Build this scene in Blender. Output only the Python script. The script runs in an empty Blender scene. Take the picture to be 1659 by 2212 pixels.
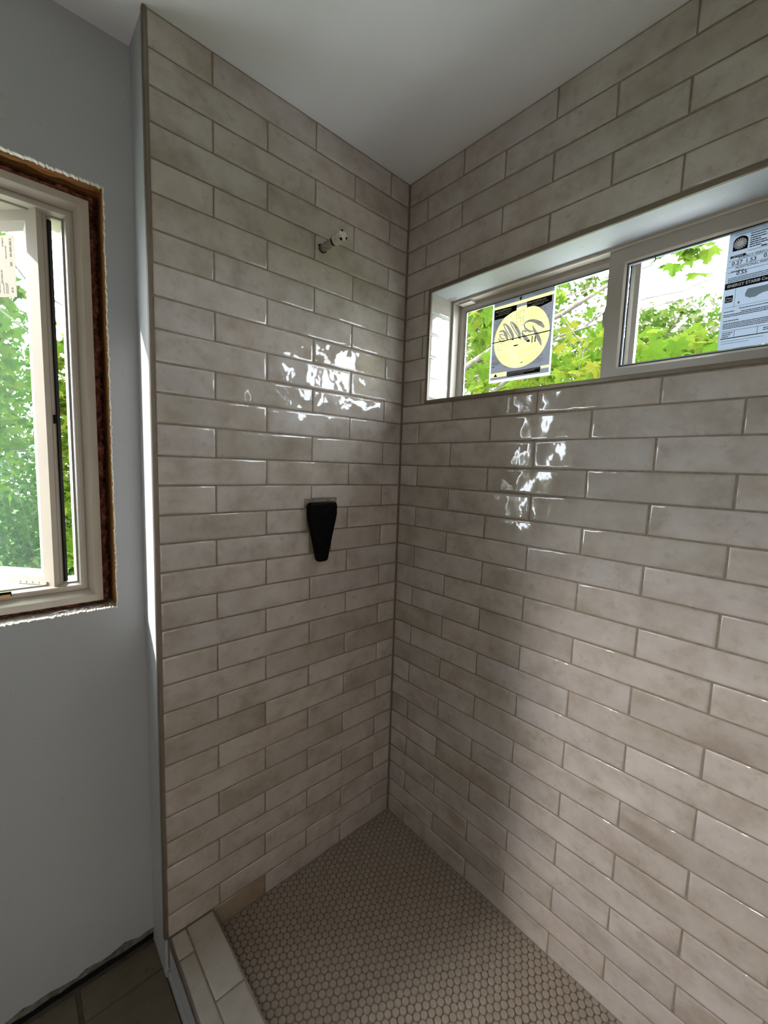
import bpy, bmesh, math, random
import numpy as np
from mathutils import Vector, Matrix, noise
random.seed(7)
rng = np.random.default_rng(11)
C = bpy.context.scene.collection
SC = bpy.context.scene

# ------------------------------------------------------------------ camera, sky, sun, lights, exposure
CAMP = Vector((-1.13315, -1.16649, 1.42515))
D = Vector((0.66831968, 0.73637354, -0.10536989)); R = Vector((0.74243599, -0.6691058, 0.03295796)); UP = Vector((0.04623424, 0.10025685, 0.99388679))
cam = bpy.data.cameras.new('camera'); camo = bpy.data.objects.new('camera', cam); C.objects.link(camo)
camo.matrix_world = Matrix(((R.x, UP.x, -D.x, CAMP.x), (R.y, UP.y, -D.y, CAMP.y), (R.z, UP.z, -D.z, CAMP.z), (0, 0, 0, 1)))
cam.sensor_fit = 'HORIZONTAL'; cam.sensor_width = 36.0; cam.lens = 36.0 * 908.69 / 1659.0
cam.clip_start = 0.02; cam.clip_end = 200
SC.camera = camo
SKY = 15.0
w = bpy.data.worlds.new('sky'); SC.world = w; w.use_nodes = True
bg = w.node_tree.nodes['Background']; bg.inputs[0].default_value = (0.86, 0.93, 1.0, 1); bg.inputs[1].default_value = SKY
sun = bpy.data.lights.new('sun', 'SUN'); sun.energy = 7.5; sun.angle = math.radians(0.6); sun.color = (1, .95, .9)
so = bpy.data.objects.new('sun', sun); C.objects.link(so)
so.rotation_euler = Vector((-1.9, 1.0, 1.27)).to_track_quat('Z', 'Y').to_euler()
def area(name, loc, target, sx, sy, power, col):
    l = bpy.data.lights.new(name, 'AREA'); l.shape = 'RECTANGLE'; l.size = sx; l.size_y = sy; l.energy = power; l.color = col
    o = bpy.data.objects.new(name, l); C.objects.link(o); o.location = loc
    o.rotation_euler = (Vector(loc) - Vector(target)).to_track_quat('Z', 'Y').to_euler()
    return o
# light of the adjoining hall coming through the bathroom's rear doorway, and a fill lamp added at the ceiling
area('hall_light', (-1.15, -2.94, 1.0), (-0.6, 0, 0.5), 0.9, 1.7, 8, (1.0, .87, .75))
area('ceiling_fill_light', (-2.1, -1.9, 2.40), (-2.0, -1.8, 0), 0.45, 0.45, 1.5, (1.0, .95, .88))
area('side_room_light', (-4.55, .46, 2.22), (0, -1.1, .3), .11, .28, 92, (1.0, .92, .86))
SC.view_settings.view_transform = 'Standard'; SC.view_settings.look = 'None'
SC.view_settings.gamma = 1; SC.view_settings.use_curve_mapping = False
SC.view_settings.exposure = 0.25
try:
    SC.cycles.use_denoising = True; SC.cycles.max_bounces = 10; SC.cycles.transparent_max_bounces = 24
except Exception: pass

# ------------------------------------------------------------------ material helpers
class N:
    def __init__(s, name):
        s.m = bpy.data.materials.new(name); s.m.use_nodes = True; s.t = s.m.node_tree; s.t.nodes.clear()
        s.out = s.n('OutputMaterial')
    def n(s, typ, **kw):
        x = s.t.nodes.new('ShaderNode' + typ)
        for k, v in kw.items():
            if k in x.inputs.keys() and not hasattr(x, k): x.inputs[k].default_value = v
            else: setattr(x, k, v)
        return x
    def l(s, a, b): s.t.links.new(a, b)
    def bsdf(s, rough=.5, spec=.5, col=None, metal=0):
        b = s.n('BsdfPrincipled'); b.inputs['Roughness'].default_value = rough; b.inputs['Specular IOR Level'].default_value = spec
        b.inputs['Metallic'].default_value = metal
        if col: b.inputs['Base Color'].default_value = (*col, 1)
        s.l(b.outputs[0], s.out.inputs[0]); return b
    def noise(s, scale, detail=3, vec=None, rough=.5):
        x = s.n('TexNoise'); x.inputs['Scale'].default_value = scale; x.inputs['Detail'].default_value = detail; x.inputs['Roughness'].default_value = rough
        if vec: s.l(vec, x.inputs['Vector'])
        return x
    def ramp(s, fac, stops):
        r = s.n('ValToRGB'); e = r.color_ramp.elements
        while len(e) < len(stops): e.new(.5)
        for i, (p, c) in enumerate(stops): e[i].position = p; e[i].color = (*c, 1)
        s.l(fac, r.inputs[0]); return r.outputs[0]
    def coord(s, rand=True):
        tc = s.n('TexCoord').outputs['Object']
        if not rand: return tc
        oi = s.n('ObjectInfo'); m = s.n('Math', operation='MULTIPLY'); m.inputs[1].default_value = 71.0
        s.l(oi.outputs['Random'], m.inputs[0]); a = s.n('VectorMath', operation='ADD')
        s.l(tc, a.inputs[0]); s.l(m.outputs[0], a.inputs[1]); return a.outputs[0]
    def bump(s, h, b, dist, strength=1.0):
        x = s.n('Bump'); x.inputs['Distance'].default_value = dist; x.inputs['Strength'].default_value = strength
        s.l(h, x.inputs['Height']); s.l(x.outputs[0], b.inputs['Normal']); return x
    def mix(s, fac, a, b, blend='MIX'):
        x = s.n('MixRGB', blend_type=blend)
        for i, v in ((0, fac), (1, a), (2, b)):
            if hasattr(v, 'is_output'): s.l(v, x.inputs[i])
            elif i == 0: x.inputs[0].default_value = v
            else: x.inputs[i].default_value = (*v, 1)
        return x.outputs[0]

def m_plain(name, col, rough=.5, spec=.5, metal=0, var=.08, nscale=30, bump=0, bscale=80):
    k = N(name); b = k.bsdf(rough, spec, None, metal); co = k.coord()
    lo = tuple(max(0, c * (1 - var)) for c in col); hi = tuple(c * (1 + var) for c in col)
    k.l(k.ramp(k.noise(nscale, 4, co).outputs[0], [(.3, lo), (.7, hi)]), b.inputs['Base Color'])
    if bump: k.bump(k.noise(bscale, 3, co).outputs[0], b, bump)
    return k.m

def m_tile(name, c0, c1, c2, rough=.1, waves=.0022):
    k = N(name); b = k.bsdf(rough, .62); co = k.coord(); oi = k.n('ObjectInfo')
    cl = k.noise(9, 5, co, .6)
    col = k.ramp(cl.outputs[0], [(.28, c0), (.5, c1), (.72, c2)])
    rnd = k.ramp(oi.outputs['Random'], [(0, (.84, .83, .81)), (.35, (1, .985, .97)), (.7, (.95, .96, .98)), (1, (1.06, 1.06, 1.05))])
    col = k.mix(1.0, col, rnd, 'MULTIPLY')
    st = k.noise(26, 6, co, .7)
    col = k.mix(k.ramp(st.outputs[0], [(.55, (0, 0, 0)), (.78, (.5, .5, .5))]), col, tuple(x * .62 for x in c0))
    k.l(col, b.inputs['Base Color'])
    mr = k.n('MapRange'); mr.inputs['To Min'].default_value = rough * .55; mr.inputs['To Max'].default_value = rough * 1.5
    k.l(cl.outputs[0], mr.inputs['Value']); k.l(mr.outputs[0], b.inputs['Roughness'])
    n1 = k.noise(12, 1.2, co, .4); n2 = k.noise(48, 1, co)
    ad = k.n('Math', operation='MULTIPLY_ADD'); ad.inputs[1].default_value = .05
    k.l(n2.outputs[0], ad.inputs[0]); k.l(n1.outputs[0], ad.inputs[2])
    k.bump(ad.outputs[0], b, waves)
    return k.m
MT = m_tile('glazed_tile', (.335, .285, .243), (.445, .400, .360), (.515, .480, .448), .055, .0080)
MTG = m_tile('amber_tinted_tile', (.25, .19, .125), (.33, .265, .19), (.37, .31, .24), .12, .004)
MCURB = m_tile('curb_tile', (.34, .30, .26), (.42, .385, .34), (.47, .44, .40), .35, .0008)
MPEN = m_plain('penny_tile_glaze', (.33, .28, .235), .42, .4, var=.10, nscale=60)
MGROUT = m_plain('taupe_grout', (.225, .19, .15), .9, .2, var=.18, nscale=60, bump=.0006, bscale=500)
MGROUTF = m_plain('floor_grout', (.20, .16, .12), .9, .2, var=.15, nscale=60, bump=.0005, bscale=500)
def m_paint():
    k = N('grey_wall_paint'); b = k.bsdf(.55, .35); co = k.coord(False)
    k.l(k.ramp(k.noise(2.2, 3, co).outputs[0], [(.3, (.40, .415, .428)), (.7, (.435, .448, .46))]), b.inputs['Base Color'])
    n1 = k.noise(170, 2, co); n2 = k.noise(38, 2, co)
    r = k.ramp(n2.outputs[0], [(.66, (0, 0, 0)), (.74, (1, 1, 1))])
    ad = k.n('Math', operation='MULTIPLY_ADD'); ad.inputs[1].default_value = .35
    k.l(n1.outputs[0], ad.inputs[0]); k.l(r, ad.inputs[2]); k.bump(ad.outputs[0], b, .0009)
    return k.m
MPAINT = m_paint()
MCEIL = m_plain('ceiling_paint', (.79, .80, .81), .8, .2, var=.015, nscale=3, bump=.0005, bscale=180)
MCHALK = m_plain('torn_drywall_core', (.72, .69, .63), .95, .1, var=.18, nscale=90, bump=.002, bscale=160)
def m_wood(name, a, b_, c, axis=2, rough=.65):
    k = N(name); b = k.bsdf(rough, .3); tc = k.n('TexCoord').outputs['Object']; mp = k.n('Mapping')
    s = [60, 60, 60]; s[axis] = 2.5; mp.inputs['Scale'].default_value = s; k.l(tc, mp.inputs[0])
    n = k.noise(1.0, 5, mp.outputs[0], .65)
    k.l(k.ramp(n.outputs[0], [(.25, a), (.5, b_), (.8, c)]), b.inputs['Base Color']); k.bump(n.outputs[0], b, .001)
    return k.m
MSTUD = m_wood('old_pine_stud', (.16, .06, .015), (.50, .25, .075), (.62, .36, .14), 2)
MHEAD = m_wood('old_pine_header', (.05, .018, .006), (.33, .15, .045), (.50, .27, .09), 0)
MVINYL = m_plain('cream_vinyl', (.47, .42, .352), .38, .5, var=.03, nscale=6)
MVINYL2 = m_plain('tan_vinyl', (.34, .305, .26), .4, .5, var=.03, nscale=6)
MGASK = m_plain('black_gasket', (.006, .006, .006), .6, .3)
MSPACER = m_plain('glazing_spacer', (.30, .32, .40), .4, .5, var=.05)
MTRIM = m_plain('bronze_tile_edge', (.20, .165, .125), .42, .5, .55, var=.08)
MINS = m_plain('pink_insulation', (.26, .105, .075), .95, .05, var=.75, nscale=60, bump=.006, bscale=160)
MBLACK = m_plain('black_plastic', (.0025, .0025, .0027), .6, .08, var=.2)
MSCUFF = m_plain('scuff', (.05, .05, .055), .7, .2)
MPVC = m_plain('dirty_white_pvc', (.62, .58, .50), .45, .4, var=.25, nscale=120)
MPIPE = m_plain('smeared_pipe', (.33, .29, .25), .6, .4, var=.55, nscale=180, bump=.001, bscale=300)
MDARK = m_plain('dark_gap', (.012, .011, .010), .9, .1)
MSTEEL = m_plain('zinc_steel', (.55, .54, .52), .3, .5, .9, var=.1)
MBRASS = m_plain('brass_cam', (.55, .33, .10), .35, .5, .8)
def m_conc():
    k = N('concrete_look_tile'); b = k.bsdf(.55, .35); co = k.coord()
    c = k.ramp(k.noise(5, 7, co, .65).outputs[0], [(.25, (.095, .078, .05)), (.5, (.14, .115, .08)), (.75, (.175, .15, .112))])
    s = k.ramp(k.noise(30, 6, co, .7).outputs[0], [(.60, (0, 0, 0)), (.72, (.8, .8, .8))])
    k.l(k.mix(s, c, (.06, .052, .038)), b.inputs['Base Color']); k.bump(k.noise(60, 3, co).outputs[0], b, .0006)
    return k.m
MCONC = m_conc()
MSILL = m_plain('chalky_sill', (.70, .62, .55), .95, .1, var=.25, nscale=60, bump=.002, bscale=90)
MSMEAR = m_plain('dirty_smear', (.13, .135, .115), .95, .1, var=.5, nscale=50)
MSUB = m_plain('dusty_subfloor', (.10, .09, .07), .95, .1, var=.3, nscale=20)
def m_glass(name, tint=(.97, .985, .975), film=0.0, filmcol=(.6, .8, .65)):
    k = N(name); t = k.n('BsdfTransparent'); t.inputs[0].default_value = (*tint, 1)
    g = k.n('BsdfGlossy'); g.inputs['Roughness'].default_value = .01
    f = k.n('LayerWeight'); pw = k.n('Math', operation='POWER'); pw.inputs[1].default_value = 5.0; k.l(f.outputs['Facing'], pw.inputs[0])
    sc = k.n('Math', operation='MULTIPLY_ADD'); sc.inputs[1].default_value = .85; sc.inputs[2].default_value = .045; k.l(pw.outputs[0], sc.inputs[0])
    mx = k.n('MixShader'); k.l(sc.outputs[0], mx.inputs[0]); k.l(t.outputs[0], mx.inputs[1]); k.l(g.outputs[0], mx.inputs[2])
    last = mx.outputs[0]
    if film:
        tr = k.n('BsdfTranslucent'); tr.inputs[0].default_value = (*filmcol, 1)
        co = k.coord(False); mp = k.n('Mapping'); mp.inputs['Scale'].default_value = (14, 14, 3); k.l(co, mp.inputs[0])
        fr = k.ramp(k.noise(1.0, 5, mp.outputs[0], .6).outputs[0], [(.3, (film * .6,) * 3), (.62, (film,) * 3), (.8, (min(1, film * 1.5),) * 3)])
        m2 = k.n('MixShader'); k.l(fr, m2.inputs[0]); k.l(last, m2.inputs[1]); k.l(tr.outputs[0], m2.inputs[2]); last = m2.outputs[0]
    k.l(last, k.out.inputs[0]); return k.m
MGLASS = m_glass('window_glass'); MFILM = m_glass('film_covered_glass', (.60, .80, .64), .026, (.40, .80, .50))
def m_paper(name, col, trans=.8):
    k = N(name); d = k.n('BsdfDiffuse'); t = k.n('BsdfTranslucent'); co = k.coord()
    c = k.ramp(k.noise(20, 3, co).outputs[0], [(.3, tuple(x * .96 for x in col)), (.7, col)])
    k.l(c, d.inputs[0]); k.l(c, t.inputs[0]); mx = k.n('MixShader'); mx.inputs[0].default_value = trans
    k.l(d.outputs[0], mx.inputs[1]); k.l(t.outputs[0], mx.inputs[2]); k.l(mx.outputs[0], k.out.inputs[0]); return k.m
PAPER = m_paper('white_sheet', (0.296, 0.328, 0.390)); PGREY = m_paper('grey_print', (0.053, 0.053, 0.062)); PYEL = m_paper('yellow_print', (0.300, 0.261, 0.098)); PWHITE = m_plain('pale_lettering', (.45, .43, .36), .8, .1)
PLOGO = m_paper('logo_grey_print', (.24, .25, .60)); PINK = m_plain('black_ink', (.006, .005, .005), .8, .1); PINKS = m_paper('grey_ink', (0.172, 0.156, 0.094))
LPAPER = m_paper('label_paper', (0.078, 0.090, 0.112)); LWHITE = m_plain('white_ink', (.75, .78, .80), .8, .1); LBAR = m_plain('dark_blue_ink', (.008, .008, .018), .8, .1); LGREY = m_paper('label_grey', (.30, .33, .33)); LINK = m_paper('label_ink', (.025, .028, .038), .4)
SPAPER = m_plain('sticker_paper', (.36, .33, .26), .6, .3)
SINK = m_plain('sticker_ink', (.17, .145, .10), .7, .2)
def m_leaf(name, stops, trans=.45):
    k = N(name); d = k.n('BsdfDiffuse'); t = k.n('BsdfTranslucent'); oi = k.n('ObjectInfo'); ge = k.n('NewGeometry')
    ad = k.n('Math', operation='ADD'); k.l(oi.outputs['Random'], ad.inputs[0]); k.l(ge.outputs['Random Per Island'], ad.inputs[1])
    fr = k.n('Math', operation='FRACT'); k.l(ad.outputs[0], fr.inputs[0])
    c = k.ramp(fr.outputs[0], stops); k.l(c, d.inputs[0]); k.l(c, t.inputs[0]); mx = k.n('MixShader'); mx.inputs[0].default_value = trans
    k.l(d.outputs[0], mx.inputs[1]); k.l(t.outputs[0], mx.inputs[2]); k.l(mx.outputs[0], k.out.inputs[0]); return k.m
MLEAF = m_leaf('maple_leaf', [(0, (0.035, 0.070, 0.0070)), (.4, (0.057, 0.101, 0.0098)), (.75, (0.081, 0.115, 0.0126)), (1, (0.112, 0.115, 0.0140))])
MLEAF2 = m_leaf('far_leaf', [(0, (0.025, 0.052, 0.0070)), (.5, (0.042, 0.077, 0.0112)), (.85, (0.063, 0.084, 0.0154)), (1, (0.112, 0.112, 0.0700))])
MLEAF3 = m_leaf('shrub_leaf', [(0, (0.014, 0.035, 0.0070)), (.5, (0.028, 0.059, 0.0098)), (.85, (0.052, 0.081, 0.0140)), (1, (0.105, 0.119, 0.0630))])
MLEAF4 = m_leaf('pale_leaf', [(0, (0.038, 0.070, 0.0140)), (.5, (0.056, 0.091, 0.0210)), (.8, (0.091, 0.105, 0.0420)), (1, (0.182, 0.175, 0.1400))])
MBARK = m_plain('grey_bark', (.10, .085, .07), .9, .2, var=.4, nscale=12, bump=.01, bscale=30)
MBOUNCE = m_plain('pale_bounce_surface', (.52, .52, .50), .9, .2, var=.08, nscale=3)
MLAWN = m_plain('lawn_green', (.05, .10, .02), .95, .1, var=.4, nscale=4)

# ------------------------------------------------------------------ mesh helpers
class MB:
    def __init__(s): s.v = []; s.f = []; s.mi = []
    def add(s, vs, fs, mi=0):
        o = len(s.v); s.v += [tuple(p) for p in vs]; s.f += [tuple(i + o for i in f) for f in fs]; s.mi += [mi] * len(fs)
    def box(s, a, b, mi=0):
        (x0, y0, z0), (x1, y1, z1) = a, b
        s.add([(x0, y0, z0), (x1, y0, z0), (x1, y1, z0), (x0, y1, z0), (x0, y0, z1), (x1, y0, z1), (x1, y1, z1), (x0, y1, z1)],
              [(0, 3, 2, 1), (4, 5, 6, 7), (0, 1, 5, 4), (1, 2, 6, 5), (2, 3, 7, 6), (3, 0, 4, 7)], mi)
    def tube(s, pts, rad, n=8, mi=0, cap=True):
        pts = [Vector(p) for p in pts]; rings = []
        rad = rad if isinstance(rad, (list, tuple)) else [rad] * len(pts)
        t0 = (pts[1] - pts[0]).normalized(); ref = Vector((0, 0, 1)) if abs(t0.z) < .9 else Vector((1, 0, 0)); nr = (ref - t0 * ref.dot(t0)).normalized()
        vs = []
        for i, p in enumerate(pts):
            t = (pts[min(i + 1, len(pts) - 1)] - pts[max(i - 1, 0)]).normalized()
            nr = (nr - t * nr.dot(t)).normalized(); bn = t.cross(nr)
            for k in range(n):
                a = 2 * math.pi * k / n; vs.append(p + (nr * math.cos(a) + bn * math.sin(a)) * rad[i])
        fs = []
        for i in range(len(pts) - 1):
            for k in range(n): fs.append((i * n + k, i * n + (k + 1) % n, (i + 1) * n + (k + 1) % n, (i + 1) * n + k))
        if cap: fs += [tuple(range(n))[::-1], tuple((len(pts) - 1) * n + k for k in range(n))]
        s.add(vs, fs, mi)
    def ring(s, prof, rect, mapf, mi=0, closed=True):
        """sweep a profile of (inset, depth) round a rectangle; mapf(u, v, depth) gives the 3-D point"""
        u0, u1, v0, v1 = rect; n = len(prof); vs = []
        for cu, cv in ((0, 0), (1, 0), (1, 1), (0, 1)):
            for ins, dep in prof:
                vs.append(mapf(u1 - ins if cu else u0 + ins, v1 - ins if cv else v0 + ins, dep))
        fs = []
        for c in range(4):
            c2 = (c + 1) % 4
            for i in range(n if closed else n - 1):
                j = (i + 1) % n; fs.append((c * n + i, c2 * n + i, c2 * n + j, c * n + j))
        s.add(vs, fs, mi)
    def build(s, name, mats, parent=None, smooth=False, fix=True):
        me = bpy.data.meshes.new(name); me.from_pydata(s.v, [], s.f)
        for m in (mats if isinstance(mats, (list, tuple)) else [mats]): me.materials.append(m)
        if any(s.mi): me.polygons.foreach_set('material_index', s.mi)
        if fix:
            bm = bmesh.new(); bm.from_mesh(me); bmesh.ops.recalc_face_normals(bm, faces=bm.faces); bm.to_mesh(me); bm.free()
        if smooth: me.polygons.foreach_set('use_smooth', [True] * len(me.polygons))
        me.update(); return link(name, me, parent)
def link(name, me, parent=None):
    o = bpy.data.objects.new(name, me); C.objects.link(o)
    if parent: o.parent = parent
    return o
def empty(name, loc=(0, 0, 0)):
    o = bpy.data.objects.new(name, None); C.objects.link(o); o.location = loc; o.empty_display_size = .05; return o
def tag(o, label, cat, group=None):
    o['label'] = label; o['category'] = cat
    if group: o['group'] = group
    return o
def struct(o, label=None, cat=None):
    o['kind'] = 'structure'
    if label: o['label'] = label
    if cat: o['category'] = cat
    return o
def boxobj(name, boxes, m, parent=None):
    b = MB()
    for a, c in boxes: b.box(a, c)
    return b.build(name, m, parent)
def inset_poly(P, d):
    n = len(P); out = []
    for i in range(n):
        p0, p1, p2 = Vector(P[i - 1]), Vector(P[i]), Vector(P[(i + 1) % n])
        a = (p1 - p0).normalized(); b = (p2 - p1).normalized(); na = Vector((-a.y, a.x)); nb = Vector((-b.y, b.x))
        den = 1 + na.dot(nb); out.append(p1 + (na + nb) * (d / max(den, .2)))
    return out
def tile_mesh(P, t, r=.0022, jit=.0004, seed=0):
    """one glazed tile: outline P counter-clockwise, thickness t, soft pressed edges; its face lies at depth 0"""
    rr = random.Random(seed); P = [(x + rr.uniform(-jit, jit), y + rr.uniform(-jit, jit)) for x, y in P]
    n = len(P); rings = [(0, -t), (0, -r), (r * .35, -r * .35), (r, -.0001), (r * 2.6, 0)]
    vs = []
    for ins, dep in rings: vs += [(q[0], q[1], dep) for q in inset_poly(P, ins)]
    fs = []
    for k in range(len(rings) - 1):
        for i in range(n): fs.append((k * n + i, k * n + (i + 1) % n, (k + 1) * n + (i + 1) % n, (k + 1) * n + i))
    b = len(vs) - n; fs.append(tuple(range(b, b + n)))
    me = bpy.data.meshes.new('tile'); me.from_pydata(vs, [], fs); me.polygons.foreach_set('use_smooth', [True] * len(fs)); me.update(); return me
TCACHE = {}
def rect_tile(wd, h, t=.008, m=None, var=3, r=.0030):
    key = (round(wd, 3), round(h, 3), t, random.randrange(var), m.name, r)
    if key not in TCACHE:
        me = tile_mesh([(-wd / 2, -h / 2), (wd / 2, -h / 2), (wd / 2, h / 2), (-wd / 2, h / 2)], t, r, seed=len(TCACHE)); me.materials.append(m); TCACHE[key] = me
    return TCACHE[key]
FR = {'A': (Vector((1, 0, 0)), Vector((0, 0, 1)), Vector((0, -1, 0))), 'B': (Vector((0, -1, 0)), Vector((0, 0, 1)), Vector((-1, 0, 0))),
      'T': (Vector((1, 0, 0)), Vector((0, 1, 0)), Vector((0, 0, 1)))}
def place(o, fr, loc, tilt=.004):
    u, v, n = fr; M = Matrix((u, v, n)).transposed().to_4x4()
    M = M @ Matrix.Rotation(random.gauss(0, tilt * .6), 4, 'X') @ Matrix.Rotation(random.gauss(0, tilt * .35), 4, 'Y')
    M.translation = Vector(loc); o.matrix_basis = M
def tube_obj(name, pts, rad, m, parent=None, n=8):
    b = MB(); b.tube(pts, rad, n); return b.build(name, m, parent, True)

# ------------------------------------------------------------------ measurements (courses of the tiling, one unit = one course)
U = 0.0762
DK = [-.0894, -.0536, -.0237, -.0251, -.0087, -.0212, .0421, .0234, .0259, .0202, .0441, .0056, -.0088, .0434, .0318, .0357, .0037, -.0086, .0274, .0224, .0122,
      .0264, .0305, .001, .045, .0235, .0162, .0191, .0192, -.0374, -.0258, -.1011, -.1151]
ZK = [(31.885 - k - d) * U for k, d in enumerate(DK)]
LT = 4.006 * U; G = .0030
CEIL = ZK[0] + .001; XL = -.8466; XE = -.8530; YW = .135
FLOORZ = -.047; GZ = -.75
WY0, WY1, WZ0, WZ1 = -.1140, -1.2860, 1.6560, 2.0450   # outer edge of the metal trim round window 2

# ------------------------------------------------------------------ the rooms' shell
boxobj_ = boxobj
ceiling = struct(boxobj('ceiling', [((-2.8, -3.1, CEIL), (.3, .45, CEIL + .1))], MCEIL), 'plain pale grey ceiling over shower and bathroom')
wall_back = struct(boxobj('wall_back', [((XE, .0045, -.1), (.02, .45, CEIL + .02))], MPAINT), 'tiled shower wall holding the valve and capped pipe')
boxobj('grout_bed', [((XL, .0020, -.02), (.0, .010, CEIL))], MGROUT, wall_back)
wall_right = struct(boxobj('wall_right', [((.0045, -3.1, -.1), (.19, .03, WZ0 + .012)), ((.0045, -3.1, WZ1 - .012), (.19, .03, CEIL + .02)),
    ((.0045, WY0 - .012, WZ0), (.19, .03, WZ1)), ((.0045, -3.1, WZ0), (.19, WY1 + .012, WZ1))], MPAINT), 'tiled shower wall with the long high window')
YB = -1.80
boxobj('grout_bed', [((.0020, YB, -.02), (.010, .002, WZ0 + .006)), ((.0020, YB, WZ1 - .006), (.010, .002, CEIL)),
    ((.0020, WY0 - .006, WZ0), (.010, .002, WZ1)), ((.0020, YB, WZ0), (.010, WY1 + .006, WZ1))], MGROUT, wall_right)
# bathroom behind the camera
struct(boxobj('wall_rear', [((-2.8, -3.1, -.1), (-1.65, -3.0, CEIL + .02)), ((-.65, -3.1, -.1), (.02, -3.0, CEIL + .02)), ((-1.65, -3.1, 2.03), (-.65, -3.0, CEIL + .02)), ((-1.65, -3.14, -.1), (-.65, -3.1, 2.05))], MPAINT))
struct(boxobj('wall_outer', [((-2.8, -3.1, -.1), (-2.7, -1.3, CEIL + .02)), ((-2.8, .05, -.1), (-2.7, .3, CEIL + .02)), ((-2.8, -1.3, 1.80), (-2.7, .05, CEIL + .02))], MPAINT))
# unseen wing added to cut off the sun beam; it also encloses the side lamp
struct(boxobj('wall_added_wing', [((-5.1, .80, GZ), (-2.60, .938, 3.2)), ((-2.72, .30, GZ), (-2.60, .80, 3.2)), ((-5.1, -1.5, -.2), (-5.0, .80, CEIL + .1)), ((-5.0, -1.5, -.2), (-2.80, -1.4, CEIL + .1)),
    ((-5.0, -1.4, CEIL), (-2.72, .80, CEIL + .1)), ((-5.0, -1.4, -.2), (-2.8, .80, FLOORZ))], MPAINT), 'unseen wing wall added beside the casement to cut off the sun beam')

# ------------------------------------------------------------------ wall tiles, each one its own piece
def tile_at(parent, fr, a, b, z0, z1, m=MT, t=.008, g=G):
    """tile on wall A ('A', a..b are x) or wall B ('B', a..b are -y)"""
    wd, h = b - a - g, z1 - z0 - g
    if wd < .006 or h < .006: return
    o = link('tile', rect_tile(wd, h, t, m), parent)
    c = (a + b) / 2; z = (z0 + z1) / 2; off = random.gauss(0, .00035)
    place(o, FR[fr], (c, off, z) if fr == 'A' else (off, -c, z)); return o
NX0, NX1, NZ = -.4178, -.2964, 1.3165      # square cut-out round the valve
for k in range(32):
    z1, z0 = ZK[k], ZK[k + 1]
    first = 1.166 * U if k % 2 == 0 else 3.217 * U
    if k == 31: z0 = 0.001
    xs = [-.0015]; x = -first
    while x > XL + .01: xs.append(x); x -= LT
    xs.append(XL)
    for a, b in zip(xs[1:], xs[:-1]):
        if k == 31 and a < -.7225:
            a = -.7225
            if b < -.72: continue
        if k == 14 and b > NX0 and a < NX1:      # the two notched tiles over the valve
            if a < NX0: P = [(a, z0), (NX0, z0), (NX0, NZ - .003), (b, NZ - .003), (b, z1), (a, z1)]
            else: P = [(NX1, z0), (b, z0), (b, z1), (a, z1), (a, NZ), (NX1, NZ)]
            cx, cz = (a + b) / 2, (z0 + z1) / 2; P = [(p - cx, q - cz) for p, q in P]; P = inset_poly(P, G / 2)
            me = tile_mesh([tuple(p) for p in P], .008, seed=k); me.materials.append(MT); o = link('tile', me, wall_back); place(o, FR['A'], (cx, 0, cz), .002)
            continue
        if k in (15, 16) and b > -.405 and a < -.315:
            hl, hr = (-.4080, -.3060) if k == 15 else (-.398, -.314)
            if hl - a > .012: tile_at(wall_back, 'A', a, hl, z0, z1)
            if b - hr > .012: tile_at(wall_back, 'A', hr, b, z0, z1)
            continue
        tile_at(wall_back, 'A', a, b, z0, z1, MTG if k == 31 and a < -.722 else MT)
for k in range(32):
    z1, z0 = ZK[k], ZK[k + 1]
    first = 3.175 * U if k % 2 == 0 else 1.1865 * U
    if k == 31: z0 = .001
    ys = [.0015]; y = first
    while y < -YB - .01: ys.append(y); y += LT
    ys.append(-YB)
    for a, b in zip(ys[:-1], ys[1:]):
        if k == 4: z0 = WZ1 + .0015
        if k == 5: z1 = WZ1 + .0015
        if k == 9: z0 = WZ0 - .0015
        if k == 10: z1 = WZ0 - .0015
        if 5 <= k <= 9:
            if a < -WY0: tile_at(wall_right, 'B', a, min(b, -WY0), z0, z1)
            if b > -WY1: tile_at(wall_right, 'B', max(a, -WY1), b, z0, z1)
        elif k == 4: tile_at(wall_right, 'B', a, b, z0, z1)
        elif k == 10: tile_at(wall_right, 'B', a, b, z0, z1)
        else: tile_at(wall_right, 'B', a, b, z0, z1)
# reveal tiles lining the window opening
RY0, RY1, RZ0, RZ1 = WY0 - .0125, WY1 + .0125, WZ0 + .0105, WZ1 - .0115
fL = (Vector((1, 0, 0)), Vector((0, 0, 1)), Vector((0, -1, 0)))
zs = [RZ1 + .002] + [ZK[k] for k in (6, 7, 8, 9)] + [RZ0]
for a, b in zip(zs[:-1], zs[1:]):
    o = link('tile', rect_tile(.1075, a - b - G, .008, MT), wall_right); place(o, fL, (.0575, RY0, (a + b) / 2), .012)
    o = link('tile', rect_tile(.1075, a - b - G, .008, MT), wall_right); place(o, (Vector((-1, 0, 0)), Vector((0, 0, 1)), Vector((0, 1, 0))), (.0575, RY1, (a + b) / 2), .006)
fT = (Vector((0, 1, 0)), Vector((1, 0, 0)), Vector((0, 0, -1))); fS = (Vector((0, -1, 0)), Vector((1, 0, 0)), Vector((0, 0, 1)))
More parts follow.
